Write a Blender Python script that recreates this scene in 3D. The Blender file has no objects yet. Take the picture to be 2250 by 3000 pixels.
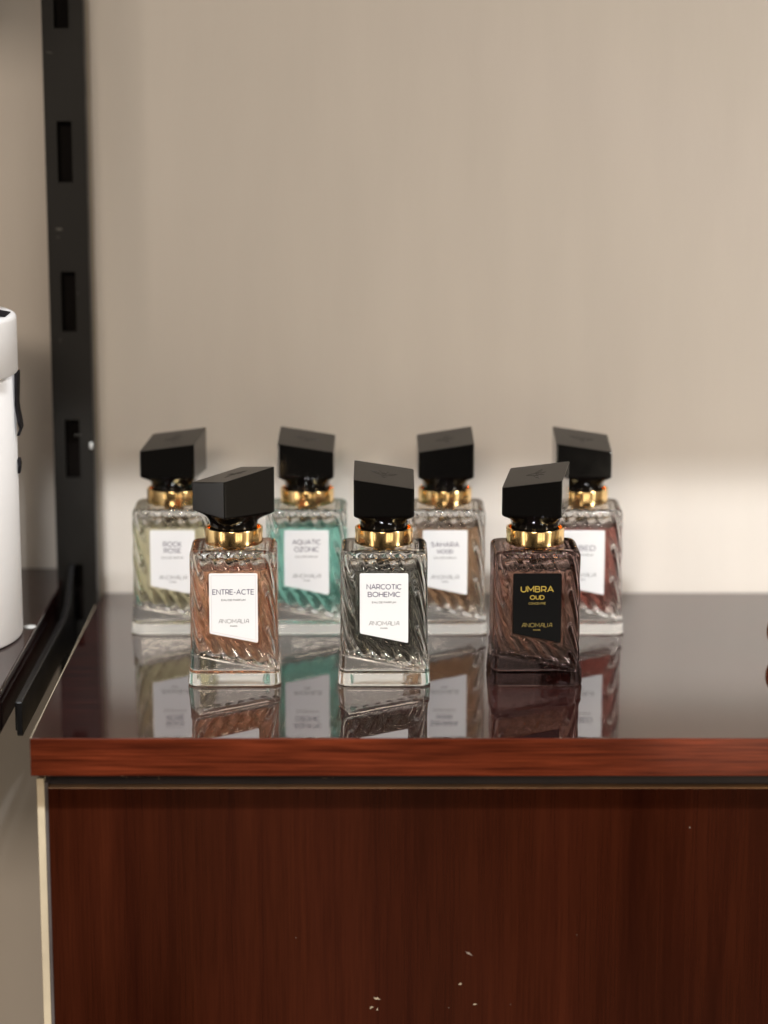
import bpy, bmesh, math, random
from mathutils import Vector, Matrix
random.seed(4)
S = 0.001                                   # all lengths below are millimetres
sc = bpy.context.scene
C = sc.collection
sin, cos, pi = math.sin, math.cos, math.pi

# ------------------------------------------------------------------ helpers
def sm(a, b, x):
    t = max(0.0, min(1.0, (x - a) / (b - a)))
    return t * t * (3 - 2 * t)

def mesh_obj(name, verts, faces, mat, parent=None, smooth=False, loc=(0, 0, 0)):
    me = bpy.data.meshes.new(name)
    me.from_pydata([(x * S, y * S, z * S) for x, y, z in verts], [], faces)
    me.validate()
    bm = bmesh.new(); bm.from_mesh(me)
    bmesh.ops.recalc_face_normals(bm, faces=bm.faces)
    bm.to_mesh(me); bm.free()
    if smooth:
        me.polygons.foreach_set('use_smooth', [True] * len(me.polygons))
    me.materials.append(mat)
    o = bpy.data.objects.new(name, me)
    o.location = [v * S for v in loc]
    C.objects.link(o)
    if parent:
        o.parent = parent
    return o

def thing(name, label, cat, loc=(0, 0, 0), rot=0, group=None):
    o = bpy.data.objects.new(name, None)
    o.empty_display_size = 0.01
    C.objects.link(o)
    o.location = [v * S for v in loc]
    o.rotation_euler = (0, 0, math.radians(rot))
    o['label'] = label; o['category'] = cat
    if group: o['group'] = group
    return o

def bevelled_box(x0, x1, y0, y1, z0, z1, b=0.6, seg=2):
    bm = bmesh.new()
    bmesh.ops.create_cube(bm, size=1)
    for v in bm.verts:
        v.co = Vector(((x0 + x1) / 2 + v.co.x * (x1 - x0), (y0 + y1) / 2 + v.co.y * (y1 - y0), (z0 + z1) / 2 + v.co.z * (z1 - z0)))
    if b > 0:
        bmesh.ops.bevel(bm, geom=bm.edges[:], offset=b, segments=seg, profile=0.5, affect='EDGES')
    vs = [tuple(v.co) for v in bm.verts]
    bm.verts.index_update()
    fs = [[v.index for v in f.verts] for f in bm.faces]
    bm.free()
    return vs, fs

def join(*parts):
    V, Fc = [], []
    for v, f in parts:
        n = len(V); V += v; Fc += [[i + n for i in q] for q in f]
    return V, Fc

def lathe(profile, n=96, c=(0, 0)):
    V, Fc = [], []
    m = len(profile)
    for r, z in profile:
        for i in range(n):
            a = 2 * pi * i / n
            V.append((c[0] + r * cos(a), c[1] + r * sin(a), z))
    for j in range(m - 1):
        for i in range(n):
            k = (i + 1) % n
            Fc.append([j * n + i, j * n + k, (j + 1) * n + k, (j + 1) * n + i])
    for j in (0, m - 1):
        if profile[j][0] > 1e-6:
            Fc.append([j * n + i for i in range(n)])
    return V, Fc

def extrude_yz(poly, x0, x1):
    n = len(poly)
    V = [(x0, y, z) for y, z in poly] + [(x1, y, z) for y, z in poly]
    Fc = [list(range(n)), list(range(2 * n - 1, n - 1, -1))]
    for i in range(n):
        k = (i + 1) % n
        Fc.append([i, k, n + k, n + i])
    return V, Fc

def rr(hx, hy, r, N):
    """N points round a rounded rectangle, even arc steps, from the middle of the back, counter-clockwise seen from above.
    returns [(x, y, nx, ny, s)]"""
    r = max(0.05, min(r, hx - 0.01, hy - 0.01))
    a, b = hx - r, hy - r
    q = pi * r / 2
    segs = [('l', (0, hy), (-1, 0), a, (0, 1)), ('c', (-a, b), pi / 2, q), ('l', (-hx, b), (0, -1), 2 * b, (-1, 0)), ('c', (-a, -b), pi, q),
            ('l', (-a, -hy), (1, 0), 2 * a, (0, -1)), ('c', (a, -b), 1.5 * pi, q), ('l', (hx, -b), (0, 1), 2 * b, (1, 0)), ('c', (a, b), 0, q),
            ('l', (a, hy), (-1, 0), a, (0, 1))]
    P = sum(s[3] for s in segs)
    out = []
    for i in range(N):
        t = P * i / N; u = t
        for s in segs:
            if u <= s[3] + 1e-9:
                break
            u -= s[3]
        if s[0] == 'l':
            out.append((s[1][0] + s[2][0] * u, s[1][1] + s[2][1] * u, s[4][0], s[4][1], t / P))
        else:
            an = s[2] + u / r
            out.append((s[1][0] + r * cos(an), s[1][1] + r * sin(an), cos(an), sin(an), t / P))
    return out

def rings(levels, close=True):
    """levels: lists of equal length of points; closed with a fan at both ends"""
    N = len(levels[0])
    V = [p for lv in levels for p in lv]
    Fc = []
    for j in range(len(levels) - 1):
        for i in range(N):
            k = (i + 1) % N
            Fc.append([j * N + i, j * N + k, (j + 1) * N + k, (j + 1) * N + i])
    if close:
        for j in (0, len(levels) - 1):
            lv = levels[j]
            c = len(V)
            V.append(tuple(sum(p[d] for p in lv) / N for d in range(3)))
            for i in range(N):
                Fc.append([j * N + i, j * N + (i + 1) % N, c])
    return V, Fc

# ------------------------------------------------------------------ materials
def new_mat(name):
    m = bpy.data.materials.new(name); m.use_nodes = True
    m.node_tree.nodes.clear()
    return m, m.node_tree.nodes, m.node_tree.links

def N_(nodes, kind, **kw):
    n = nodes.new(kind)
    for k, v in kw.items():
        if k in n.inputs: n.inputs[k].default_value = v
        else: setattr(n, k, v)
    return n

def principled(name, color, rough=0.5, metal=0.0, ior=1.5, bump=0.0, bump_scale=200.0, var=0.0, var_scale=8.0, rough_var=0.0, coat=0.0, stretch=(1, 1, 1)):
    m, n, l = new_mat(name)
    out = n.new('ShaderNodeOutputMaterial')
    b = n.new('ShaderNodeBsdfPrincipled')
    b.inputs['Base Color'].default_value = (*color, 1)
    b.inputs['Roughness'].default_value = rough
    b.inputs['Metallic'].default_value = metal
    b.inputs['IOR'].default_value = ior
    b.inputs['Coat Weight'].default_value = coat
    b.inputs['Coat Roughness'].default_value = 0.03
    l.new(b.outputs[0], out.inputs[0])
    tc = n.new('ShaderNodeTexCoord')
    mp = n.new('ShaderNodeMapping'); mp.inputs['Scale'].default_value = stretch
    l.new(tc.outputs['Object'], mp.inputs[0])
    if var > 0 or rough_var > 0:
        nz = N_(n, 'ShaderNodeTexNoise', Scale=var_scale, Detail=5.0, Roughness=0.6)
        l.new(mp.outputs[0], nz.inputs['Vector'])
        if var > 0:
            mx = N_(n, 'ShaderNodeMixRGB', blend_type='MULTIPLY')
            mx.inputs['Fac'].default_value = 1
            mx.inputs['Color1'].default_value = (*color, 1)
            r = n.new('ShaderNodeMapRange')
            r.inputs['From Min'].default_value = 0.3; r.inputs['From Max'].default_value = 0.7
            r.inputs['To Min'].default_value = 1 - var; r.inputs['To Max'].default_value = 1 + var * 0.5
            l.new(nz.outputs['Fac'], r.inputs['Value'])
            l.new(r.outputs[0], mx.inputs['Color2'])
            l.new(mx.outputs[0], b.inputs['Base Color'])
        if rough_var > 0:
            r2 = n.new('ShaderNodeMapRange')
            r2.inputs['From Min'].default_value = 0.35; r2.inputs['From Max'].default_value = 0.7
            r2.inputs['To Min'].default_value = rough; r2.inputs['To Max'].default_value = rough + rough_var
            l.new(nz.outputs['Fac'], r2.inputs['Value'])
            l.new(r2.outputs[0], b.inputs['Roughness'])
    if bump > 0:
        nb = N_(n, 'ShaderNodeTexNoise', Scale=bump_scale, Detail=3.0)
        l.new(mp.outputs[0], nb.inputs['Vector'])
        bp = n.new('ShaderNodeBump'); bp.inputs['Strength'].default_value = bump; bp.inputs['Distance'].default_value = 0.0004
        l.new(nb.outputs['Fac'], bp.inputs['Height'])
        l.new(bp.outputs[0], b.inputs['Normal'])
    return m

def wood(name, dark, light, axis, rough=0.06, ior=1.5, freq=1.0, contrast=(0.35, 0.65), fine=1.0):
    """lacquered veneer; the grain runs along `axis`"""
    m, n, l = new_mat(name)
    out = n.new('ShaderNodeOutputMaterial')
    b = n.new('ShaderNodeBsdfPrincipled')
    l.new(b.outputs[0], out.inputs[0])
    tc = n.new('ShaderNodeTexCoord')
    st = {'X': (4, 160, 160), 'Z': (160, 160, 4)}[axis]
    st = tuple(v * freq for v in st)
    mp = n.new('ShaderNodeMapping'); mp.inputs['Scale'].default_value = st
    l.new(tc.outputs['Object'], mp.inputs[0])
    n1 = N_(n, 'ShaderNodeTexNoise', Scale=1.0, Detail=6.0, Roughness=0.62, Distortion=0.4)
    l.new(mp.outputs[0], n1.inputs['Vector'])
    st2 = {'X': (25, 1100, 1100), 'Z': (1100, 1100, 25)}[axis]
    mp2 = n.new('ShaderNodeMapping'); mp2.inputs['Scale'].default_value = st2
    l.new(tc.outputs['Object'], mp2.inputs[0])
    n2 = N_(n, 'ShaderNodeTexNoise', Scale=1.0, Detail=3.0, Roughness=0.6)
    l.new(mp2.outputs[0], n2.inputs['Vector'])
    n3 = N_(n, 'ShaderNodeTexNoise', Scale=14.0, Detail=2.0)
    mp3 = n.new('ShaderNodeMapping'); mp3.inputs['Scale'].default_value = (1.3, 1, .22) if axis == 'Z' else (.7, 1, 1)
    l.new(tc.outputs['Object'], mp3.inputs[0]); l.new(mp3.outputs[0], n3.inputs['Vector'])
    r1 = n.new('ShaderNodeMapRange')
    r1.inputs['From Min'].default_value = contrast[0]; r1.inputs['From Max'].default_value = contrast[1]
    l.new(n1.outputs['Fac'], r1.inputs['Value'])
    mx = N_(n, 'ShaderNodeMixRGB')
    mx.inputs['Color1'].default_value = (*dark, 1); mx.inputs['Color2'].default_value = (*light, 1)
    l.new(r1.outputs[0], mx.inputs['Fac'])
    r2 = n.new('ShaderNodeMapRange')
    r2.inputs['From Min'].default_value = 0.35; r2.inputs['From Max'].default_value = 0.6
    r2.inputs['To Min'].default_value = 1 - 0.45 * fine; r2.inputs['To Max'].default_value = 1 + 0.08 * fine
    l.new(n2.outputs['Fac'], r2.inputs['Value'])
    mu = N_(n, 'ShaderNodeMixRGB', blend_type='MULTIPLY'); mu.inputs['Fac'].default_value = 1
    l.new(mx.outputs[0], mu.inputs['Color1']); l.new(r2.outputs[0], mu.inputs['Color2'])
    r3 = n.new('ShaderNodeMapRange')
    r3.inputs['From Min'].default_value = 0.3; r3.inputs['From Max'].default_value = 0.7
    r3.inputs['To Min'].default_value = 0.62; r3.inputs['To Max'].default_value = 1.25
    l.new(n3.outputs['Fac'], r3.inputs['Value'])
    mu2 = N_(n, 'ShaderNodeMixRGB', blend_type='MULTIPLY'); mu2.inputs['Fac'].default_value = 1
    l.new(mu.outputs[0], mu2.inputs['Color1']); l.new(r3.outputs[0], mu2.inputs['Color2'])
    l.new(mu2.outputs[0], b.inputs['Base Color'])
    b.inputs['IOR'].default_value = ior
    r4 = n.new('ShaderNodeMapRange')                         # smudges in the polish
    r4.inputs['From Min'].default_value = 0.45; r4.inputs['From Max'].default_value = 0.75
    r4.inputs['To Min'].default_value = rough; r4.inputs['To Max'].default_value = rough * 1.6 + 0.02
    l.new(n3.outputs['Fac'], r4.inputs['Value']); l.new(r4.outputs[0], b.inputs['Roughness'])
    # orange-peel of the lacquer
    nb = N_(n, 'ShaderNodeTexNoise', Scale=90.0, Detail=2.0)
    l.new(tc.outputs['Object'], nb.inputs['Vector'])
    bp = n.new('ShaderNodeBump'); bp.inputs['Strength'].default_value = 0.045; bp.inputs['Distance'].default_value = 0.0005
    l.new(nb.outputs['Fac'], bp.inputs['Height']); l.new(bp.outputs[0], b.inputs['Normal'])
    return m

def glass(name, color, ior, rough=0.0, wave=0.0):
    m, n, l = new_mat(name)
    out = n.new('ShaderNodeOutputMaterial')
    g = n.new('ShaderNodeBsdfGlass')
    g.inputs['Color'].default_value = (*color, 1); g.inputs['IOR'].default_value = ior; g.inputs['Roughness'].default_value = rough
    l.new(g.outputs[0], out.inputs['Surface'])
    if wave > 0:
        tc = n.new('ShaderNodeTexCoord')
        nz = N_(n, 'ShaderNodeTexNoise', Scale=120.0, Detail=2.0)
        l.new(tc.outputs['Object'], nz.inputs['Vector'])
        bp = n.new('ShaderNodeBump'); bp.inputs['Strength'].default_value = wave; bp.inputs['Distance'].default_value = 0.001
        l.new(nz.outputs['Fac'], bp.inputs['Height']); l.new(bp.outputs[0], g.inputs['Normal'])
    return m, n, l, out

def liquid_mat(name, target, path=24.0, glow_share=0.22):
    """clear liquid inside glass (index relative to the glass); it lets `target` through over `path` mm"""
    m, n, l, out = glass(name, (1, 1, 1), 1.37 / 1.5)
    # translucent share added to brighten the liquid
    g = [q for q in n if q.type == 'BSDF_GLASS'][0]
    tr = n.new('ShaderNodeBsdfTranslucent'); tr.inputs['Color'].default_value = (*[min(1, t ** 0.6 * 1.05) for t in target], 1)
    mx = n.new('ShaderNodeMixShader'); mx.inputs[0].default_value = glow_share
    l.new(g.outputs[0], mx.inputs[1]); l.new(tr.outputs[0], mx.inputs[2]); l.new(mx.outputs[0], out.inputs['Surface'])
    sig = [-math.log(max(1e-3, t)) / (path * S) for t in target]
    d = max(sig)
    v = n.new('ShaderNodeVolumeAbsorption')
    v.inputs['Density'].default_value = d
    v.inputs['Color'].default_value = (*[1 - s / d for s in sig], 1)
    l.new(v.outputs[0], out.inputs['Volume'])
    return m

M = {}
M['wall'] = principled('painted_wall', (0.66, 0.61, 0.555), 0.55, bump=0.2, bump_scale=420, var=0.085, var_scale=6, stretch=(1.5, 1, 0.25))  # stretched noise puts faint vertical light streaks into the wall colour
M['top'] = wood('dark_lacquer_top', (0.018, 0.006, 0.006), (0.032, 0.009, 0.007), 'X', rough=0.02, ior=2.2)
M['edge'] = wood('mahogany_edge', (0.055, 0.0095, 0.0042), (0.19, 0.036, 0.013), 'X', rough=0.12, ior=1.45, freq=2.6, contrast=(0.3, 0.72))
M['panel'] = wood('mahogany_panel', (0.024, 0.0046, 0.0022), (0.054, 0.0118, 0.0045), 'Z', rough=0.05, ior=1.5, freq=0.6, contrast=(0.2, 0.8), fine=0.45)
M['rail'] = principled('recess_rail', (0.018, 0.011, 0.012), 0.35, var=0.4, var_scale=30)
M['lit_edge'] = principled('lit_tan_edge', (0.30, 0.15, 0.06), 0.4, var=0.3, var_scale=60)  # tan stands for the light caught by the panel's top edge
M['cream'] = principled('cream_edge_lit_bevel', (0.66, 0.56, 0.40), 0.6, var=0.25, var_scale=25, stretch=(1, 1, 0.5), bump=0.2, bump_scale=300)
M['grey_shade'] = principled('grey_shade', (0.13, 0.11, 0.11), 0.5, var=0.3, var_scale=30)
M['band'] = principled('dark_edge_band', (0.035, 0.02, 0.015), 0.3)
M['black_metal'] = principled('black_powder_coat', (0.0095, 0.0085, 0.0072), 0.45, ior=1.36, bump=0.15, bump_scale=900, var=0.25, var_scale=14, rough_var=0.2)
M['bracket'] = principled('black_bracket_paint', (0.006, 0.0055, 0.0055), 0.30, ior=1.4, bump=0.1, bump_scale=700, rough_var=0.15)
M['batten'] = principled('batten_beige', (0.24, 0.205, 0.16), 0.6)  # even beige, darker than the wall
M['board'] = wood('dark_shelf_lacquer', (0.014, 0.004, 0.004), (0.024, 0.007, 0.006), 'X', rough=0.05, ior=1.6)
M['white_plastic'] = principled('white_plastic', (0.6, 0.6, 0.58), 0.35)
M['box_paper'] = principled('white_box_paper', (0.70, 0.68, 0.67), 0.5, bump=0.06, bump_scale=500)
M['ribbon'] = principled('black_ribbon', (0.008, 0.007, 0.009), 0.7, ior=1.2, bump=0.4, bump_scale=900)
M['cap'] = principled('black_cap_gloss', (0.003, 0.0027, 0.0025), 0.07, ior=1.5, rough_var=0.06, var_scale=40)
M['cap_top'] = principled('black_cap_lit_top', (0.010, 0.0088, 0.0075), 0.3, ior=1.42)  # lighter than the cap sides: the wall's reflection is put into its colour
M['gold'] = principled('gold_collar', (1.0, 0.71, 0.33), 0.15, metal=1.0, rough_var=0.06, var_scale=60)
M['pump'] = principled('pump_metal', (0.03, 0.028, 0.025), 0.25, metal=0.6)
M['glass'] = glass('clear_glass', (0.993, 0.997, 0.993), 1.5, wave=0.05)[0]
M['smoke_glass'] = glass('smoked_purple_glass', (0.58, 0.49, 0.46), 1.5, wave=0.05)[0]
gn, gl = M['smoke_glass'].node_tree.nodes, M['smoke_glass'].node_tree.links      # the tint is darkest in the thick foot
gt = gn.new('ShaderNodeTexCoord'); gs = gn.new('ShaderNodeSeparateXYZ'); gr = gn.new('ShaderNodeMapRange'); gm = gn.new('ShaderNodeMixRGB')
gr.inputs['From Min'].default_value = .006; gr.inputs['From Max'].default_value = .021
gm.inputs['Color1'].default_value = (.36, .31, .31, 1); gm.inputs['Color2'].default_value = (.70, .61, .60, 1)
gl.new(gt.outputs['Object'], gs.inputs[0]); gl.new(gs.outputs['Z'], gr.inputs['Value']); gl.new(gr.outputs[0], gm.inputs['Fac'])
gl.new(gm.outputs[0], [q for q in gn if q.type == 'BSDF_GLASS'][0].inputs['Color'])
M['air'] = glass('headspace_air', (1, 1, 1), 1.0 / 1.5)[0]
M['label'] = principled('white_label', (0.76, 0.76, 0.765), 0.45, bump=0.04, bump_scale=900)
M['label_black'] = principled('black_label', (0.003, 0.003, 0.003), 0.5, ior=1.2)
M['line'] = principled('label_emboss', (0.60, 0.585, 0.59), 0.45)
M['ink_violet'] = principled('violet_ink', (0.045, 0.03, 0.085), 0.5)
M['ink_grey'] = principled('grey_ink', (0.09, 0.085, 0.09), 0.5)
M['ink_gold'] = principled('gold_ink', (0.50, 0.36, 0.07), 0.35, metal=0.5)
M['ink_gold_thin'] = principled('dull_gold_ink', (0.28, 0.21, 0.06), 0.4, metal=0.4)
M['amber'] = glass('amber_glass', (0.45, 0.20, 0.07), 1.5)[0]
M['glint_pale'] = principled('glint_pale', (0.46, 0.37, 0.26), 0.3, var=0.5, var_scale=500)  # pale colour stands for bright glints on the front panel
M['glint_dull'] = principled('glint_dull', (0.26, 0.20, 0.16), 0.5, var=0.5, var_scale=500)
M['scuff'] = principled('pale_scuff', (0.45, 0.42, 0.38), 0.6)

# ------------------------------------------------------------------ lettering
def arc(cx, cy, rx, ry, a0, a1, n=14):
    return [(cx + rx * cos(math.radians(a0 + (a1 - a0) * i / n)), cy + ry * sin(math.radians(a0 + (a1 - a0) * i / n))) for i in range(n + 1)]
G = {
 'A': (.90, [[(0, 0), (.45, 1), (.90, 0)], [(.17, .33), (.73, .33)]]),
 'B': (.72, [[(0, 0), (0, 1), (.40, 1)] + arc(.42, .765, .22, .235, 90, -90) + [(0, .53)], [(.42, .53)] + arc(.45, .265, .26, .265, 90, -90) + [(0, 0)]]),
 'C': (.86, [arc(.5, .5, .5, .5, 45, 315, 24)]),
 'D': (.86, [[(0, 0), (0, 1), (.36, 1)] + arc(.38, .5, .48, .5, 90, -90, 20) + [(0, 0)]]),
 'E': (.64, [[(.64, 1), (0, 1), (0, 0), (.64, 0)], [(0, .51), (.57, .51)]]),
 'F': (.62, [[(.62, 1), (0, 1), (0, 0)], [(0, .48), (.55, .48)]]),
 'H': (.78, [[(0, 0), (0, 1)], [(.78, 0), (.78, 1)], [(0, .51), (.78, .51)]]),
 'I': (.02, [[(.01, 0), (.01, 1)]]),
 'K': (.74, [[(0, 0), (0, 1)], [(.70, 1), (0, .32)], [(.25, .55), (.74, 0)]]),
 'L': (.58, [[(0, 1), (0, 0), (.58, 0)]]),
 'M': (.92, [[(0, 0), (0, 1), (.46, .28), (.92, 1), (.92, 0)]]),
 'N': (.80, [[(0, 0), (0, 1), (.80, 0), (.80, 1)]]),
 'O': (1.04, [arc(.52, .5, .52, .5, 90, 450, 32)]),
 'P': (.68, [[(0, 0), (0, 1), (.36, 1)] + arc(.38, .68, .30, .32, 90, -90) + [(0, .36)]]),
 'Q': (1.06, [arc(.52, .5, .52, .5, 90, 450, 32), [(.62, .18), (.98, -.14)]]),
 'R': (.70, [[(0, 0), (0, 1), (.38, 1)] + arc(.40, .68, .30, .32, 90, -90) + [(0, .36)], [(.40, .36), (.70, 0)]]),
 'S': (.66, [arc(.34, .745, .29, .255, 35, 262, 16) + arc(.33, .255, .31, .255, 82, -145, 16)]),
 'T': (.74, [[(0, 1), (.74, 1)], [(.37, 1), (.37, 0)]]),
 'U': (.78, [[(0, 1), (0, .40)] + arc(.39, .40, .39, .40, 180, 360, 16) + [(.78, 1)]]),
 'W': (1.20, [[(0, 1), (.32, 0), (.60, .95), (.88, 0), (1.20, 1)]]),
 'Z': (.72, [[(0, 1), (.72, 1), (0, 0), (.72, 0)]]),
 '-': (.36, [[(0, .40), (.36, .40)]]),
 'É': (.64, [[(.64, 1), (0, 1), (0, 0), (.64, 0)], [(0, .51), (.57, .51)], [(.25, 1.18), (.42, 1.34)]]),
 'a': (.74, [[(0, 0), (.36, .82)] + arc(.52, .78, .22, .22, 160, 0, 10) + [(.74, 0)], [(.17, .36), (.74, .36)]]),   # round-shouldered A of the maker's line
}
def ribbon(pts, t, z):
    """flat stroke of width t through pts (2-D), mitred"""
    closed = len(pts) > 3 and math.hypot(pts[0][0] - pts[-1][0], pts[0][1] - pts[-1][1]) < 1e-6
    n = len(pts); V, Fc = [], []
    for i, p in enumerate(pts):
        a = pts[i - 1] if i > 0 else (pts[-2] if closed else None)
        b = pts[i + 1] if i < n - 1 else (pts[1] if closed else None)
        ds = []
        if a: d = Vector((p[0] - a[0], p[1] - a[1])); ds.append(d.normalized())
        if b: d = Vector((b[0] - p[0], b[1] - p[1])); ds.append(d.normalized())
        n1 = [Vector((-d.y, d.x)) for d in ds]
        m = sum(n1, Vector((0, 0)))
        m = m.normalized() if m.length > 1e-6 else n1[0]
        k = 1 / max(0.45, m.dot(n1[0]))
        e = Vector((0, 0))
        if not closed and (a is None or b is None):
            e = ds[0] * (t * 0.0)
        V.append((p[0] + m.x * t / 2 * k + e.x, p[1] + m.y * t / 2 * k + e.y, z))
        V.append((p[0] - m.x * t / 2 * k + e.x, p[1] - m.y * t / 2 * k + e.y, z))
    for i in range(n - 1):
        Fc.append([2 * i, 2 * i + 1, 2 * i + 3, 2 * i + 2])
    return V, Fc

def text_mesh(text, width, cap, xc, base, wt, z0, gap=0.24):
    """stroke lettering of given overall width, centred on xc, baseline `base`; returns verts in (x, z, lift)"""
    w = 0
    pos = []
    for ch in text:
        if ch == ' ':
            w += 0.34; continue
        pos.append((ch, w)); w += G[ch][0] + gap
    w -= gap
    kx = width / w
    out = []
    for j, (ch, x) in enumerate(pos):
        for k, st in enumerate(G[ch][1]):
            pts = [(xc - width / 2 + (x + px) * kx, base + py * cap) for px, py in st]
            out.append(ribbon(pts, wt, z0 + 0.012 * k))
    return join(*out)

# ------------------------------------------------------------------ bottle meshes (one of each, shared by all the copies)
HX, HY, HZ = 22.3, 18.0, 69.0
LT, LW = 57.8, 12.05                       # label top, half width
def label_bottom(x): return 24.6 - 0.208 * x
def ledge(x): return 12.9 - 0.196 * x
PANEL_Y = -17.05
RB = 0.0

def make_body():
    N = 384
    n_rib = 24; slope = 0.42
    per = 4 * (HX + HY) - 8 * 5 + 2 * pi * 5
    zs = [0.0, 0.15, 0.5, 1.0, 1.5] + [1.5 + (65.8 - 1.5) * i / 132 for i in range(1, 133)] + [65.8 + 3.2 * sin(a) for a in [pi / 2 * k / 7 for k in range(1, 8)]]
    levels = []
    for ins, z in ((16.5, .45), (11.5, .42), (7.5, .3), (4.3, .1), (3.2, 0.02), (2.3, 0.0)):      # shallow punt under the foot
        levels.append([(x, y - RB * sm(0.3, 0.9, ny) * (y + HY) / (2 * HY), z) for x, y, nx, ny, _ in rr(HX - ins, HY - ins, max(1.2, 5 - ins * .4), N)])
    for z in zs:
        ins = 0.0
        if z < 1.5: ins = 1.5 - math.sqrt(max(0, 1.5 ** 2 - (1.5 - z) ** 2))
        if z > 65.8:
            ins = 3.2 - math.sqrt(max(0, 3.2 ** 2 - (z - 65.8) ** 2))
        flare = 0.25 * (1 - z / 69.0) + 1.25 * max(0, 1 - z / 15) - 0.35                        # a touch wider at the foot
        lv = []
        for x, y, nx, ny, s in rr(HX - ins, HY - ins, 5.0 - ins * 0.5, N):
            zl = ledge(x)
            m = sm(zl + 0.2, zl + 1.6, z) * (1 - 0.75 * sm(65.2, 68.5, z))
            ph = (s * per + 0.36 * z - 0.4 * max(0, 28 - z) ** 2 / 32) / per * n_rib
            groove = (1 - abs(sin(pi * ph)) ** 0.75) if ny < 0.6 else cos(pi * ph) ** 2           # sharp valleys between round flutes
            dep = 1.7 * (1 - 0.6 * sm(0.3, 0.9, ny))
            d = flare - m * (0.25 + dep * groove)
            # a soft rim just under the ribs
            d += 0.22 * math.exp(-((z - zl + 0.4) / 0.7) ** 2)
            if z < RB and ny > 0.3:                          # the back of the foot is rolled under
                d -= sm(0.3, 0.9, ny) * (RB - math.sqrt(RB * RB - (RB - z) ** 2))
            px, py = x + nx * d, y + ny * d
            if ny < -0.5:                                    # flat field for the label on the front
                sd = max(abs(x) - (LW + 1.3), z - (LT + 1.4), (label_bottom(x) - 1.6) - z)
                pm = 1 - sm(-0.5, 0.9, sd)
                rim = math.exp(-((sd - 0.7) / 0.45) ** 2)
                py = py * (1 - pm) + PANEL_Y * pm
                py -= 0.22 * rim
            lv.append((px, py, z))
        levels.append(lv)
    for ins, z in ((4.2, 69.05), (6.5, 69.1), (9.5, 69.2)):
        levels.append([(x, y, z) for x, y, *_ in rr(HX - ins, HY - ins, max(1.0, 5 - ins * .3), N)])
    return rings(levels)

CX, CY = 17.8, 14.0
LIQ = 58.8
def make_liquid():
    N = 160
    levels = []
    H = LIQ
    for k in range(7):                                       # rounded slanted floor
        a = pi / 2 * k / 6
        ins = 2.5 * (1 - sin(a)); up = 2.5 * (1 - cos(a))
        levels.append([(x, y, ledge(x) + 0.9 + up) for x, y, *_ in rr(CX - ins, CY - ins, 5 - ins * .5, N)])
    base = levels[-1]
    for k in range(1, 30):
        t = k / 29
        levels.append([(x, y, z + (H - z) * t) for x, y, z in base])
    levels.insert(0, [(x * 0.5, y * 0.5, ledge(x * 0.5) + 2.0) for x, y, z in levels[0]])
    levels.append([(x * 0.97, y * 0.97, H - 0.25) for x, y, z in base])      # meniscus
    levels.append([(x * 0.6, y * 0.6, H - 0.3) for x, y, z in base])
    return rings(levels)

def make_air():
    N = 160
    levels = []
    base = rr(CX, CY, 5, N)
    levels.append([(x * 0.6, y * 0.6, LIQ - 0.24) for x, y, *_ in base])
    levels.append([(x * 0.97, y * 0.97, LIQ - 0.19) for x, y, *_ in base])
    levels.append([(x, y, LIQ + 0.06) for x, y, *_ in base])
    levels.append([(x, y, 61.8) for x, y, *_ in base])
    for k in range(1, 8):
        a = pi / 2 * k / 7
        ins = 3 * (1 - cos(a))
        levels.append([(x, y, 61.8 + 3 * sin(a)) for x, y, *_ in rr(CX - ins, CY - ins, 5 - ins * .6, N)])
    levels.append([(x, y, 64.9) for x, y, *_ in rr(CX - 8, CY - 8, 3, N)])
    return rings(levels)

def make_label():
    # rounded corners of the slanted card
    def corner(px, pz, d0, d1, r=0.9, n=5):
        p = Vector((px, pz)); a = p + Vector(d0).normalized() * r; b = p + Vector(d1).normalized() * r
        return [tuple((1 - t) ** 2 * a + 2 * t * (1 - t) * p + t * t * b) for t in [i / n for i in range(n + 1)]]
    bl, br = label_bottom(-LW), label_bottom(LW)
    sl = Vector((2 * LW, br - bl))
    out = corner(-LW, bl, (0, 1), sl) + corner(LW, br, -sl, (0, 1)) + corner(LW, LT, (0, -1), (-1, 0)) + corner(-LW, LT, (1, 0), (0, -1))
    n = len(out)
    y0, y1 = PANEL_Y - 0.02, PANEL_Y - 0.22
    V = [(x, y0, z) for x, z in out] + [(x, y1 + 0.06, z) for x, z in out]
    cx = sum(p[0] for p in out) / n; cz = sum(p[1] for p in out) / n
    V += [(x + (cx - x) * 0.006, y1, z + (cz - z) * 0.006) for x, z in out]
    Fc = [list(range(n)), list(range(3 * n - 1, 2 * n - 1, -1))]
    for j in (0, 1):
        for i in range(n):
            k = (i + 1) % n
            Fc.append([j * n + i, j * n + k, (j + 1) * n + k, (j + 1) * n + i])
    return V, Fc

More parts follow.
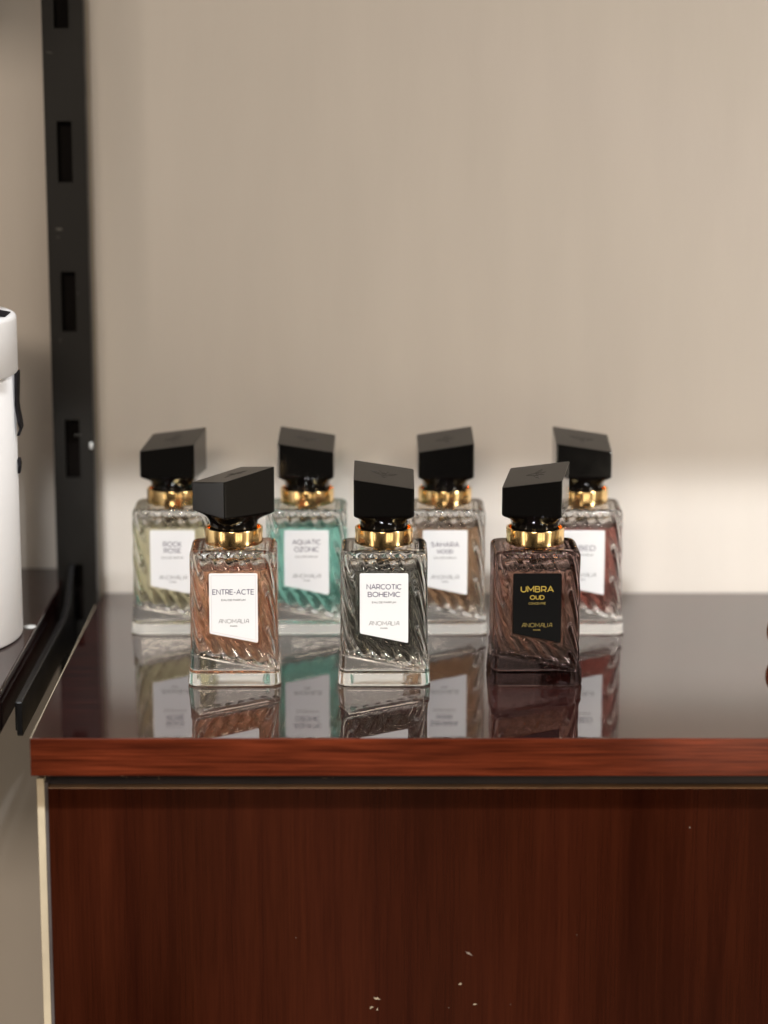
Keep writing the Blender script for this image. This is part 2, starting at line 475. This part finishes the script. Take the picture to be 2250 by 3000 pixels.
CAPZ = 86.2
def cap_top(x, y): return CAPZ + 18.3 - (x - y) * 0.1533
def make_cap():
    N = 160
    sq = rr(15.0, 15.0, 0.9, N)
    inner = rr(14.55, 14.55, 0.7, N)
    levels = []
    prof = [(71.0, 11.9), (76, 11.9), (79, 11.95), (80.6, 12.2), (82.0, 12.7), (83.3, 13.3), (84.4, 13.9), (85.3, 14.5), (86.0, 14.9)]
    levels.append([(4 * cos(pi / 2 + 2 * pi * i / N), 4 * sin(pi / 2 + 2 * pi * i / N), 71.0) for i in range(N)])
    for z, h in prof:
        w = sm(81.5, 86.2, z)
        lv = []
        for x, y, *_ in sq:
            r = math.hypot(x, y)
            cxp, cyp = x / r * h, y / r * h                  # round neck ...
            sx, sy = x / 15 * h, y / 15 * h                  # ... opening into the square cap
            lv.append((cxp * (1 - w) + sx * w, cyp * (1 - w) + sy * w, z))
        levels.append(lv)
    levels.append([(x, y, CAPZ + 0.35) for x, y, *_ in sq])
    levels.append([(x, y, cap_top(x, y) - 0.45) for x, y, *_ in sq])
    levels.append([(x * .996, y * .996, cap_top(x, y) - 0.15) for x, y, *_ in sq])
    levels.append([(x, y, cap_top(x, y)) for x, y, *_ in inner])
    return rings(levels)

def make_collar():
    return lathe([(9.5, 69.25), (11.0, 69.3), (11.0, 70.0), (14.1, 70.0), (14.45, 70.2), (14.55, 70.5), (14.55, 77.6), (14.45, 77.9), (14.15, 78.0), (13.5, 78.0), (13.3, 77.8), (13.3, 71.2), (9.5, 71.2)], 128)

def make_pump():
    return lathe([(0.01, 60.2), (1.6, 60.2), (2.2, 60.6), (5.2, 61.2), (5.6, 61.6), (5.6, 64.0), (5.0, 64.35), (0.01, 64.4)], 40)

def make_emblem():
    """raised winged figure on the slanted top"""
    strokes = [
        arc(0, 0, 1.9, 1.9, 0, 360, 20),
        [(-1.8, .6), (-3.6, 2.0), (-6.4, 2.4), (-4.6, .6), (-2.2, -.8)],
        [(1.8, .6), (3.6, 2.0), (6.4, 2.4), (4.6, .6), (2.2, -.8)],
        [(-.9, 1.8), (-1.3, 3.4), (-2.4, 4.5)], [(.9, 1.8), (1.3, 3.4), (2.4, 4.5)],
        [(-1.3, -1.6), (-.9, -3.4), (0, -4.6), (.9, -3.4), (1.3, -1.6)],
        [(-1.2, -.2), (0, .7), (1.2, -.2)],
    ]
    V, Fc = [], []
    nrm = Vector((0.1533, -0.1533, 1)).normalized()
    for st in strokes:
        v, f = ribbon(st, 0.55, 0)
        v2, f2 = ribbon(st, 0.16, 0)
        n = len(V); k = len(v)
        # low ridge: wide foot, narrow crest
        for (x, y, _) in v: p = Vector((x, y, cap_top(x, y))) - nrm * 0.03; V.append(tuple(p))
        for (x, y, _) in v2: p = Vector((x, y, cap_top(x, y))) + nrm * 0.11; V.append(tuple(p))
        for i in range(0, k - 2, 2):
            Fc.append([n + i, n + i + 2, n + k + i + 2, n + k + i])
            Fc.append([n + i + 1, n + k + i + 1, n + k + i + 3, n + i + 3])
            Fc.append([n + k + i, n + k + i + 2, n + k + i + 3, n + k + i + 1])
    return V, Fc

GROUP = 'square perfume bottles with slanted black caps'
proto = thing('perfume_bottle', 'tmp', 'perfume bottle', group=GROUP)
body = mesh_obj('glass_body', *make_body(), M['glass'], proto, True)
liq_me = mesh_obj('liquid', *make_liquid(), M['air'], proto, True)
air_me = mesh_obj('headspace', *make_air(), M['air'], proto, True)
lab = mesh_obj('label', *make_label(), M['label'], proto)
collar = mesh_obj('collar', *make_collar(), M['gold'], proto, True)
pump = mesh_obj('pump', *make_pump(), M['pump'], proto, True)
cap = mesh_obj('cap', *make_cap(), M['cap'], proto, False)
emb = mesh_obj('emblem', *make_emblem(), M['cap_top'], cap, False)
# cap: satin top facet lightened for reflected wall light, the round neck smooth
cap.data.materials.append(M['cap_top'])
for p in cap.data.polygons:
    zc = p.center.z / S
    if p.normal.z > 0.7 and zc > 95: p.material_index = 1
    if zc < 86.1: p.use_smooth = True
bm = bmesh.new(); bm.from_mesh(collar.data)
for e in bm.edges:
    if len(e.link_faces) == 2 and e.calc_face_angle(0) > 0.6: e.smooth = False
bm.to_mesh(collar.data); bm.free()
for o in (body, liq_me, lab):
    o.material_slots[0].link = 'OBJECT'
body.material_slots[0].material = M['glass']; lab.material_slots[0].material = M['label']

def lettering(rows, parent, thin, bold):
    for txt, w, cap_h, base, wt, kind in rows:
        v, f = text_mesh(txt, w, cap_h, 0.0, LT + base, wt, 0)
        v = [(x, PANEL_Y - 0.25 - l, z) for x, z, l in v]
        o = mesh_obj('lettering', v, f, thin if kind else bold, parent)

def maker(b0=-26.5): return [('aNOMaLIa', 14.9, 2.0, b0, 0.22, 1), ('PARIS', 3.4, 0.62, b0 - 1.85, 0.16, 1)]
def edp(b, w=11.8): return [('EAU DE PARFUM', w, 0.85, b, 0.17, 1)]

BOTTLES = [
 # x, y, body turn, cap turn, liquid, rows, label text
 (-75.3, 106, 1.6, 217 - 360, (1.0, 0.57, 0.37), [('ENTRE-ACTE', 20.4, 2.45, -10.7, 0.36, 0)] + edp(-14.0) + maker(-25.4),
  'ribbed glass perfume bottle of salmon pink liquid, front left, cap turned cornerwise'),
 (0.0, 106, 0.0, 0, (0.20, 0.195, 0.17), [('NARCOTIC', 17.0, 2.35, -8.0, 0.36, 0), ('BOHEMIC', 15.8, 2.35, -11.9, 0.36, 0)] + edp(-15.2) + maker(),
  'ribbed glass perfume bottle of smoky grey liquid, middle of the front row'),
 (75.8, 106, 1.0, -101, (0.66, 0.50, 0.39), [('UMBRA', 16.0, 2.7, -9.4, 0.52, 0), ('OUD', 6.9, 1.9, -13.2, 0.42, 0), ('CONCENTRÉ', 8.4, 0.95, -15.8, 0.2, 1)] + maker(-27.4),
  'purple brown smoked glass perfume bottle with black label and gold lettering'),
 (-114, 207.5, 0.5, -99, (0.94, 0.89, 0.64), [('ROCK', 9.6, 2.35, -8.8, 0.36, 0), ('ROSE', 9.0, 2.35, -12.3, 0.36, 0)] + edp(-15.5) + maker(-27.0),
  'ribbed glass perfume bottle of pale yellow liquid, left end of back row'),
 (-41.7, 207.5, 0.0, -1, (0.46, 0.94, 0.85), [('AQUATIC', 14.8, 2.35, -7.6, 0.36, 0), ('OZONIC', 13.0, 2.35, -11.6, 0.36, 0)] + edp(-15.0) + maker(-26.2),
  'ribbed glass perfume bottle of turquoise green liquid in the back row'),
 (33.0, 207.5, -0.5, -89, (0.62, 0.42, 0.27), [('SAHARA', 14.8, 2.35, -9.0, 0.36, 0), ('WOOD', 8.6, 1.9, -12.6, 0.34, 0)] + edp(-15.6) + maker(-26.8),
  'ribbed glass perfume bottle of brown liquid in the back row, white label'),
 (107, 207.5, -1.0, 0, (0.47, 0.18, 0.15), [('IN BED', 14.0, 2.5, -11.0, 0.36, 0)] + edp(-14.0) + maker(-25.6),
  'ribbed glass perfume bottle of dark red liquid, behind the smoked glass bottle'),
]
names = ['salmon', 'smoky', 'smoked_amber', 'pale_yellow', 'turquoise', 'amber_brown', 'dark_red']
def copy_bottle():
    r = proto.copy(); C.objects.link(r)
    kids = {}
    for ch in proto.children:
        c = ch.copy(); C.objects.link(c); c.parent = r; kids[ch.name] = c
        for g in ch.children:
            d = g.copy(); C.objects.link(d); d.parent = c
    return r, kids
for i, (x, y, rot, crot, col, rows, text) in enumerate(BOTTLES):
    if i == 0:
        r, kids = proto, {c.name: c for c in proto.children}
    else:
        r, kids = copies[i - 1]
    if i == 0:
        copies = [copy_bottle() for _ in BOTTLES[1:]]
    r.location = (x * S, y * S, 0.00005); r.rotation_euler = (0, 0, math.radians(rot))
    r['label'] = text
    kids['cap'].rotation_euler = (0, 0, math.radians(crot - rot))
    kids['liquid'].material_slots[0].material = liquid_mat(names[i] + '_liquid', col, glow_share=(.20, .05, .06, .16, .16, .16, .12)[i])
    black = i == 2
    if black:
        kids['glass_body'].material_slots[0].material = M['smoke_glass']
        kids['label'].material_slots[0].material = M['label_black']
    lettering(rows, kids['label'], M['ink_gold_thin'] if black else M['ink_grey'], M['ink_gold'] if black else M['ink_violet'])
    if i == 0:                                               # embossed border of this label
        a, bl, br, t = LW - 1.1, label_bottom(-LW + 1.1) + 1.2, label_bottom(LW - 1.1) + 1.2, LT - 1.1
        v, f = ribbon([(-a, bl), (a, br), (a, t), (-a, t), (-a, bl)], 0.22, 0)
        mesh_obj('border_line', [(x_, PANEL_Y - 0.24, z_) for x_, z_, _ in v], f, M['line'], kids['label'])

# ------------------------------------------------------------------ display cabinet
XL, XR = -164.6, 420.0
cab = thing('display_cabinet', 'dark mahogany display cabinet with a mirror glossy top, under the perfume bottles', 'cabinet')
D = 286.5
def slab():
    v, f = bevelled_box(XL, XR, 0, D, -18.4, 0, 0.55, 3)
    return v, f
top = mesh_obj('table_top', *slab(), M['top'], cab)
top.data.materials.append(M['edge']); top.data.materials.append(M['band']); top.data.materials.append(M['cream'])
for p in top.data.polygons:
    if p.normal.y < -0.55: p.material_index = 1
    elif p.normal.x < -0.8: p.material_index = 2
    elif p.normal.x < -0.2 and p.normal.z > 0.2 and p.normal.y > -0.5: p.material_index = 3  # left bevel painted cream for the pale line of light on it
ZB = -420.0
mesh_obj('side_panel', *bevelled_box(-163.4, -159.9, 9.6, D - 8, ZB, -22.8, 0.25, 1), M['cream'], cab)
mesh_obj('shade_strip', *bevelled_box(-159.85, -158.3, 10.8, D - 12, ZB, -25.0, 0.2, 1), M['grey_shade'], cab)  # grey strip painted for the shaded inner side of the side panel
rail = mesh_obj('recess_rail', *bevelled_box(-159.5, XR - 6, 15.0, 38, -27.2, -18.45, 0.1, 1), M['rail'], cab)
M['chip'] = principled('chip', (0.22, 0.15, 0.10), 0.6)
for cx_, cz_, w_, h_ in ((-123.5, -22.0, 2.2, .5), (-121.6, -22.6, .8, .6), (-116, -22.2, .9, .4), (-106.5, -22.6, .35, 1.9), (-106.2, -23.4, 1.4, .35), (-28, -23.0, 3.5, .3), (-24, -22.8, .5, .5)):
    n_ = 9
    ring_ = [(cx_ + w_ / 2 * cos(2 * pi * k / n_) * random.uniform(.6, 1.1), 14.97, cz_ - 1.2 + h_ / 2 * sin(2 * pi * k / n_) * random.uniform(.6, 1.1)) for k in range(n_)]
    mesh_obj('paint_chip', ring_, [list(range(n_))], M['chip'], rail)
fp = mesh_obj('front_panel', *bevelled_box(-158.25, XR - 7, 10.0, 34, ZB, -27.3, 0.35, 2), M['panel'], cab)
fp.data.materials.append(M['lit_edge'])
for p in fp.data.polygons:
    if p.normal.z > 0.3: p.material_index = 1

for cx_, cz_, w_, h_, r_, bm_ in ((-3.2, -132.4, 4.6, 2.0, -.3, 'glint_pale'), (-6.0, -137.0, 2.6, 1.9, .4, 'glint_pale'), (-3.2, -138.0, 1.2, 2.2, 0, 'glint_pale'), (36.6, -125.0, 3.4, 1.9, .35, 'glint_pale'),
        (40.5, -109.5, 5.5, 1.6, -.55, 'glint_dull'), (43.5, -135.3, 3.4, 1.1, .1, 'glint_pale'), (60.7, -135.5, .6, .6, 0, 'glint_dull'), (144.5, -46.3, 1.1, 1.0, 0, 'glint_dull'), (-42, -101.5, .7, .5, .3, 'glint_dull'), (92, -100, .6, .5, 0, 'glint_dull'), (31, -137, .9, .6, 0, 'glint_dull')):
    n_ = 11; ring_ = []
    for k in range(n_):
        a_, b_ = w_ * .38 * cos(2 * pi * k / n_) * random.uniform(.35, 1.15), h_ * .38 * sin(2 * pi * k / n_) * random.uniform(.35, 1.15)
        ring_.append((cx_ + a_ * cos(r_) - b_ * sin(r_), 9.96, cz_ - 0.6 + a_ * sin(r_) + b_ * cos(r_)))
    mesh_obj('painted_glint', ring_, [list(range(n_))], M[bm_], fp)  # bright glints laid on the panel as flat pale flecks

# ------------------------------------------------------------------ wall
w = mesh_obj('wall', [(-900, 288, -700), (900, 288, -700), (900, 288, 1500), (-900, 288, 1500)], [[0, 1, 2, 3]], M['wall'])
w['kind'] = 'structure'

# ------------------------------------------------------------------ slotted upright between the two shelves
post = thing('slotted_upright', 'tall black metal shelf upright with a row of slots, fixed to the wall', 'shelf upright', (-174.3, 256, -90))
def upright():
    x = [-11.2, -4.6, 3.6, 11.2]
    slots = []
    k = 255.6 - 83.6 * 4
    zc = -75.0
    slot_c = [-70 + 0.0, 7.3, 90.5, 173.3, 255.6, 338.5, 421]
    zz = [-330]
    for c in slot_c: zz += [c - 16.6, c + 16.6]
    zz.append(640)
    zz = [z + 90 for z in zz]
    bm = bmesh.new()
    g = [[bm.verts.new((xx, 0, z)) for xx in x] for z in zz]
    for j in range(len(zz) - 1):
        for i in range(3):
            if i == 1 and j % 2 == 1: continue               # a slot
            bm.faces.new([g[j][i], g[j][i + 1], g[j + 1][i + 1], g[j + 1][i]])
    # returns of the channel
    for i, sx in ((0, -11.2), (3, 11.2)):
        b0 = bm.verts.new((sx, 12, zz[0])); b1 = bm.verts.new((sx, 12, zz[-1]))
        bm.faces.new([g[j][i] for j in range(len(zz))] + [b1, b0])
    bmesh.ops.recalc_face_normals(bm, faces=bm.faces)
    bmesh.ops.solidify(bm, geom=bm.faces[:], thickness=1.8)
    bm.verts.index_update()
    v = [tuple(q.co) for q in bm.verts]; f = [[q.index for q in fc.verts] for fc in bm.faces]
    bm.free()
    return v, f
mesh_obj('channel', *upright(), M['black_metal'], post)
mesh_obj('back_web', *bevelled_box(-9.2, 9.2, 10.5, 12.5, -240, 730, 0, 1), principled('slot_shade', (0.004, 0.0025, 0.002), 0.6, ior=1.2), post)  # blacker than the face: the shade inside the slots is put into colour
mesh_obj('batten', *bevelled_box(-11.0, 11.0, 12.6, 31.8, -240, 730, 0.3, 1), M['batten'], post)
mesh_obj('plug', *lathe([(0.01, 0), (0.8, 0.1), (1.0, .5), (1.0, 2.9), (.7, 3.7), (0.01, 3.9)], 20, (11.2, 0)), M['white_plastic'], post, True, (-1.2, -.4, 180.5))
M['scuff_grey'] = principled('scuff_grey', (0.09, 0.085, 0.075), 0.6)
for cx_, cz_, w_, h_, r_ in ((-7.5, 309, 4.5, .7, -.25), (-4.5, 213.5, 5, 1.4, -.1), (-5.5, 209, 2, .5, 0.2), (2.5, 98.5, 5, .5, 0.0), (4.5, 178, 2.2, .4, .3), (-5.8, 152, .5, 2.5, 0)):
    n_ = 10
    ring_ = []
    for k in range(n_):
        a_, b_ = w_ / 2 * cos(2 * pi * k / n_) * random.uniform(.6, 1.1), h_ / 2 * sin(2 * pi * k / n_) * random.uniform(.5, 1.1)
        ring_.append((cx_ + a_ * cos(r_) - b_ * sin(r_), -1.0 * 0 - 0.05, 90 + cz_ + a_ * sin(r_) + b_ * cos(r_)))
    mesh_obj('scuff_mark', ring_, [list(range(n_))], M['scuff_grey'], post)

# ------------------------------------------------------------------ neighbouring shelf, its bracket, the hat box
sh = thing('wall_shelf', 'dark glossy wall shelf beside the cabinet, under the white round box', 'shelf', (-181, 0, 14.66))
mesh_obj('board', *bevelled_box(-420, -1.2, -60, D, -20.5, 0, 0.7, 3), M['board'], sh)
mesh_obj('screw_cap', *lathe([(0.01, 0.75), (2.2, .7), (3.2, .45), (3.5, 0.05), (0.01, 0.02)], 32), M['white_plastic'], sh, True, (-4.8, 150, 0))
br = thing('shelf_bracket', 'long flat black shelf bracket reaching out from the upright beside the shelf', 'bracket', (-176.6, 0, 0))
prof = [(47, -12.6), (48.2, -13.6), (215, -15), (254.6, -34), (254.6, 24), (251, 24.6), (246, 21), (236, 14), (224, 8), (208, 4.6), (190, 3.7), (47.6, 3.7), (47, 3.1)]
arm = mesh_obj('arm', *extrude_yz(prof, -1.2, 1.6), M['bracket'], br)
bm = bmesh.new(); bm.from_mesh(arm.data)
bmesh.ops.bevel(bm, geom=[e for e in bm.edges if e.calc_face_angle(0) > 0.9], offset=0.35 * S, segments=2, profile=0.5, affect='EDGES')
bm.to_mesh(arm.data); bm.free()
mesh_obj('rib', *extrude_yz([(52, -12), (210, -13.2), (210, 2.0), (52, 2.0)], -2.6, -1.25), M['bracket'], br)

hb = thing('hat_box', 'tall white round lidded box with black ribbon at the left edge', 'gift box', (-253.2, 132, 14.7))
R = 66.0
mesh_obj('body', *lathe([(0.01, 0.3), (R - 1.2, 0.3), (R - .3, .0 + .6), (R, 1.6), (R, 160), (R - 1.2, 160), (0.01, 160)], 128), M['box_paper'], hb, True)
lid = mesh_obj('lid', *lathe([(R + .35, 137.2), (R + 1.2, 137.1), (R + 1.5, 137.6), (R + 1.55, 164.2), (R + 1.0, 165.6), (R - .2, 166.3), (R - 1.6, 166.4), (0.01, 166.4)], 128), M['box_paper'], hb, True)
rb = []
wv = []
for k in range(25):
    t = k / 24
    xx = -60 + 124 * t
    wv.append((xx, 166.6 + 3.6 * sin(pi * min(1, t * 1.02)) ** 0.5))
V_, F_ = [], []
for xx, zz in wv:
    V_ += [(xx, -9, zz), (xx, 9, zz), (xx, 9, zz + .5), (xx, -9, zz + .5)]
for k in range(24):
    for j in range(4):
        F_.append([4 * k + j, 4 * k + (j + 1) % 4, 4 * k + 4 + (j + 1) % 4, 4 * k + 4 + j])
F_ += [[0, 1, 2, 3], [96, 97, 98, 99]]
mesh_obj('ribbon_handle', V_, F_, M['ribbon'], hb, False)
def tail(pts, wdt):
    V_, F_ = [], []
    for i, (rad, ang, z, ww) in enumerate(pts):
        for da, dr in ((-ww, 0), (ww, 0), (ww, 1.3), (-ww, 1.3)):
            a = math.radians(ang) + da / R
            V_.append(((rad + dr) * cos(a), (rad + dr) * sin(a), z))
    for k in range(len(pts) - 1):
        for j in range(4):
            F_.append([4 * k + j, 4 * k + (j + 1) % 4, 4 * k + 4 + (j + 1) % 4, 4 * k + 4 + j])
    m = 4 * (len(pts) - 1)
    F_ += [[0, 1, 2, 3], [m, m + 1, m + 2, m + 3]]
    return V_, F_
tl = tail([(R + 1.2, 3, 137, 8), (R + 1.0, 3, 130, 8), (R + .5, 3, 121, 6.5), (R + .9, 3, 117, 6.5), (R + 1.8, 3, 112, 7.0), (R + 2.2, 3, 108.5, 5.0), (R + .8, 0, 105, 1.5)], 4)
mesh_obj('ribbon_tail', *tl, M['ribbon'], hb)
mesh_obj('ribbon_end', *tail([(R + .2, 5, 92, 4), (R + .7, 5, 89, 5), (R + .2, 5, 85, 4)], 3), M['ribbon'], hb)

# ------------------------------------------------------------------ amber flacon at the right edge
am = thing('amber_flacon', 'round amber glass flacon at the right edge, mostly outside the photo', 'bottle', (213.5, 150, 0.05))
pts = [(0.01, 0), (6, 0)] + [(12.6 * cos(a), 12.2 + 12.6 * sin(a)) for a in [math.radians(d) for d in range(-60, 66, 6)]] + [(4.6, 24.4), (4.6, 28), (0.01, 28)]
mesh_obj('bulb', *lathe(pts, 64), M['amber'], am, True)
mesh_obj('stopper', *lathe([(0.01, 28.1), (5.4, 28.1), (5.8, 28.5), (5.8, 35), (5.2, 35.8), (0.01, 36)], 48), M['gold'], am, True)

# ------------------------------------------------------------------ shelf over the cabinet (above the frame): its shadow crosses the wall
up = thing('upper_shelf', 'plain dark shelf board above the bottles', 'shelf', (0, 0, 445))
mesh_obj('board', *bevelled_box(-270, 420, 20, D, 0, 18, 0.6, 2), M['board'], up)

up2 = thing('upper_shelf', 'unseen dark shelf board added above the white round box to shade the wall', 'shelf', (0, 0, 384))
mesh_obj('board', *bevelled_box(-560, -196, 20, D, 0, 18, 0.6, 2), M['board'], up2)  # unseen board, added to keep the spots off the left wall

# ------------------------------------------------------------------ camera
cam = bpy.data.cameras.new('camera'); co = bpy.data.objects.new('camera', cam); C.objects.link(co)
co.location = (0, -1.0647, 0.3278)
co.rotation_euler = (math.radians(90 - 11.7), 0, 0)
cam.sensor_fit = 'HORIZONTAL'; cam.sensor_width = 36.0; cam.lens = 36.0 * 7000 / 2250
cam.clip_start = 0.01; cam.clip_end = 100
cam.dof.use_dof = True
cam.dof.focus_distance = 1.185
cam.dof.aperture_fstop = 5.6
sc.camera = co

# ------------------------------------------------------------------ light
def look(o, target):
    d = Vector(target) - o.location
    o.rotation_euler = d.to_track_quat('-Z', 'Y').to_euler()
def area(name, loc, target, power, size, size_y=None, color=(1, .9, .78), spread=180):
    ld = bpy.data.lights.new(name, 'AREA'); ld.energy = power; ld.color = color
    ld.shape = 'RECTANGLE' if size_y else 'DISK'
    ld.size = size
    if size_y: ld.size_y = size_y
    ld.spread = math.radians(spread)
    o = bpy.data.objects.new(name, ld); C.objects.link(o); o.location = loc; look(o, target)
    return o
for k, x in enumerate((-.27, -.20, .62, .84)):
    area('ceiling_spot', (x, -.9, 1.75), (-.04, .2, .04), 16 if x < 0 else 9, .075, color=(.93, .965, 1))
for k, x in enumerate((-.27, -.20, .80, 1.0)):
    area('small_spot', (x, -1.5, 2.6), (x * .1, .12, .05), 4.0, .03, color=(1, .95, .88))
area('side_fill', (-1.5, -1.2, .25), (-.1, .2, .15), 7, .2, 2.4, color=(1, .86, .72))  # unseen strip added at the left for fill and reflections, no window
area('side_fill', (1.6, -.9, .2), (.1, .2, .1), 4.0, .3, 2.4, color=(1, .93, .84))  # same on the right: added strip, no window
area('front_wash', (-.3, -2.6, 1.1), (-.05, .28, .3), 21.5, .7, .35, color=(1, .84, .68))  # unseen warm fill added behind the camera
for k, x in enumerate((-1.8, .52, .92, 1.4)):                     # unseen tall strips added to put bands on the gold
    area('collar_strip', (x, -2.2, -.15), (0, .1, .1), 2.0, .22, 1.0, color=(1, .86, .68))
area('right_wall_spot', (.85, -.45, .36), (.36, .288, .14), 1.3, .12, color=(1, .95, .88), spread=100)  # added lamp that brightens the right part of the wall

wd = bpy.data.worlds.new('World'); sc.world = wd; wd.use_nodes = True
nt = wd.node_tree; nt.nodes.clear()
out = nt.nodes.new('ShaderNodeOutputWorld'); bg = nt.nodes.new('ShaderNodeBackground')
tc = nt.nodes.new('ShaderNodeTexCoord'); mp = nt.nodes.new('ShaderNodeMapping'); mp.inputs['Scale'].default_value = (3.2, 3.2, .5)
nz = nt.nodes.new('ShaderNodeTexNoise'); nz.inputs['Scale'].default_value = 1.6; nz.inputs['Detail'].default_value = 3
rp = nt.nodes.new('ShaderNodeValToRGB')
rp.color_ramp.elements[0].position = .42; rp.color_ramp.elements[0].color = (.02, .017, .014, 1)
rp.color_ramp.elements[1].position = .62; rp.color_ramp.elements[1].color = (.42, .34, .25, 1)
for a, b in ((tc.outputs['Generated'], mp.inputs[0]), (mp.outputs[0], nz.inputs['Vector']), (nz.outputs['Fac'], rp.inputs[0]), (rp.outputs[0], bg.inputs[0]), (bg.outputs[0], out.inputs[0])):
    nt.links.new(a, b)
sx = nt.nodes.new('ShaderNodeSeparateXYZ'); nt.links.new(tc.outputs['Generated'], sx.inputs[0])
mr = nt.nodes.new('ShaderNodeMapRange'); mr.inputs['From Min'].default_value = -.05; mr.inputs['From Max'].default_value = .35
mr.inputs['To Min'].default_value = .19; mr.inputs['To Max'].default_value = .5
nt.links.new(sx.outputs['Z'], mr.inputs['Value']); ms = nt.nodes.new('ShaderNodeMapRange'); ms.inputs['From Min'].default_value = .35; ms.inputs['From Max'].default_value = .9
ms.inputs['To Min'].default_value = 0; ms.inputs['To Max'].default_value = 1.1
ml = nt.nodes.new('ShaderNodeMapRange'); ml.inputs['From Min'].default_value = -.5; ml.inputs['From Max'].default_value = -.95
ml.inputs['To Min'].default_value = 0; ml.inputs['To Max'].default_value = .55
nt.links.new(sx.outputs['X'], ms.inputs['Value']); nt.links.new(sx.outputs['X'], ml.inputs['Value'])
a1 = nt.nodes.new('ShaderNodeMath'); a1.operation = 'ADD'; nt.links.new(ms.outputs[0], a1.inputs[0]); nt.links.new(ml.outputs[0], a1.inputs[1])
a2 = nt.nodes.new('ShaderNodeMath'); a2.operation = 'ADD'; nt.links.new(a1.outputs[0], a2.inputs[0]); nt.links.new(mr.outputs[0], a2.inputs[1])
nt.links.new(a2.outputs[0], bg.inputs[1])

# ------------------------------------------------------------------ render settings
sc.view_settings.view_transform = 'Standard'; sc.view_settings.look = 'None'; sc.view_settings.exposure = 0
cy = sc.cycles
cy.max_bounces = 24; cy.transmission_bounces = 20; cy.glossy_bounces = 8; cy.diffuse_bounces = 4; cy.transparent_max_bounces = 8; cy.volume_bounces = 0
cy.caustics_reflective = True; cy.caustics_refractive = True; cy.blur_glossy = 0.3
cy.sample_clamp_indirect = 30.0
cy.use_denoising = True
try: cy.denoiser = 'OPENIMAGEDENOISE'
except Exception: pass
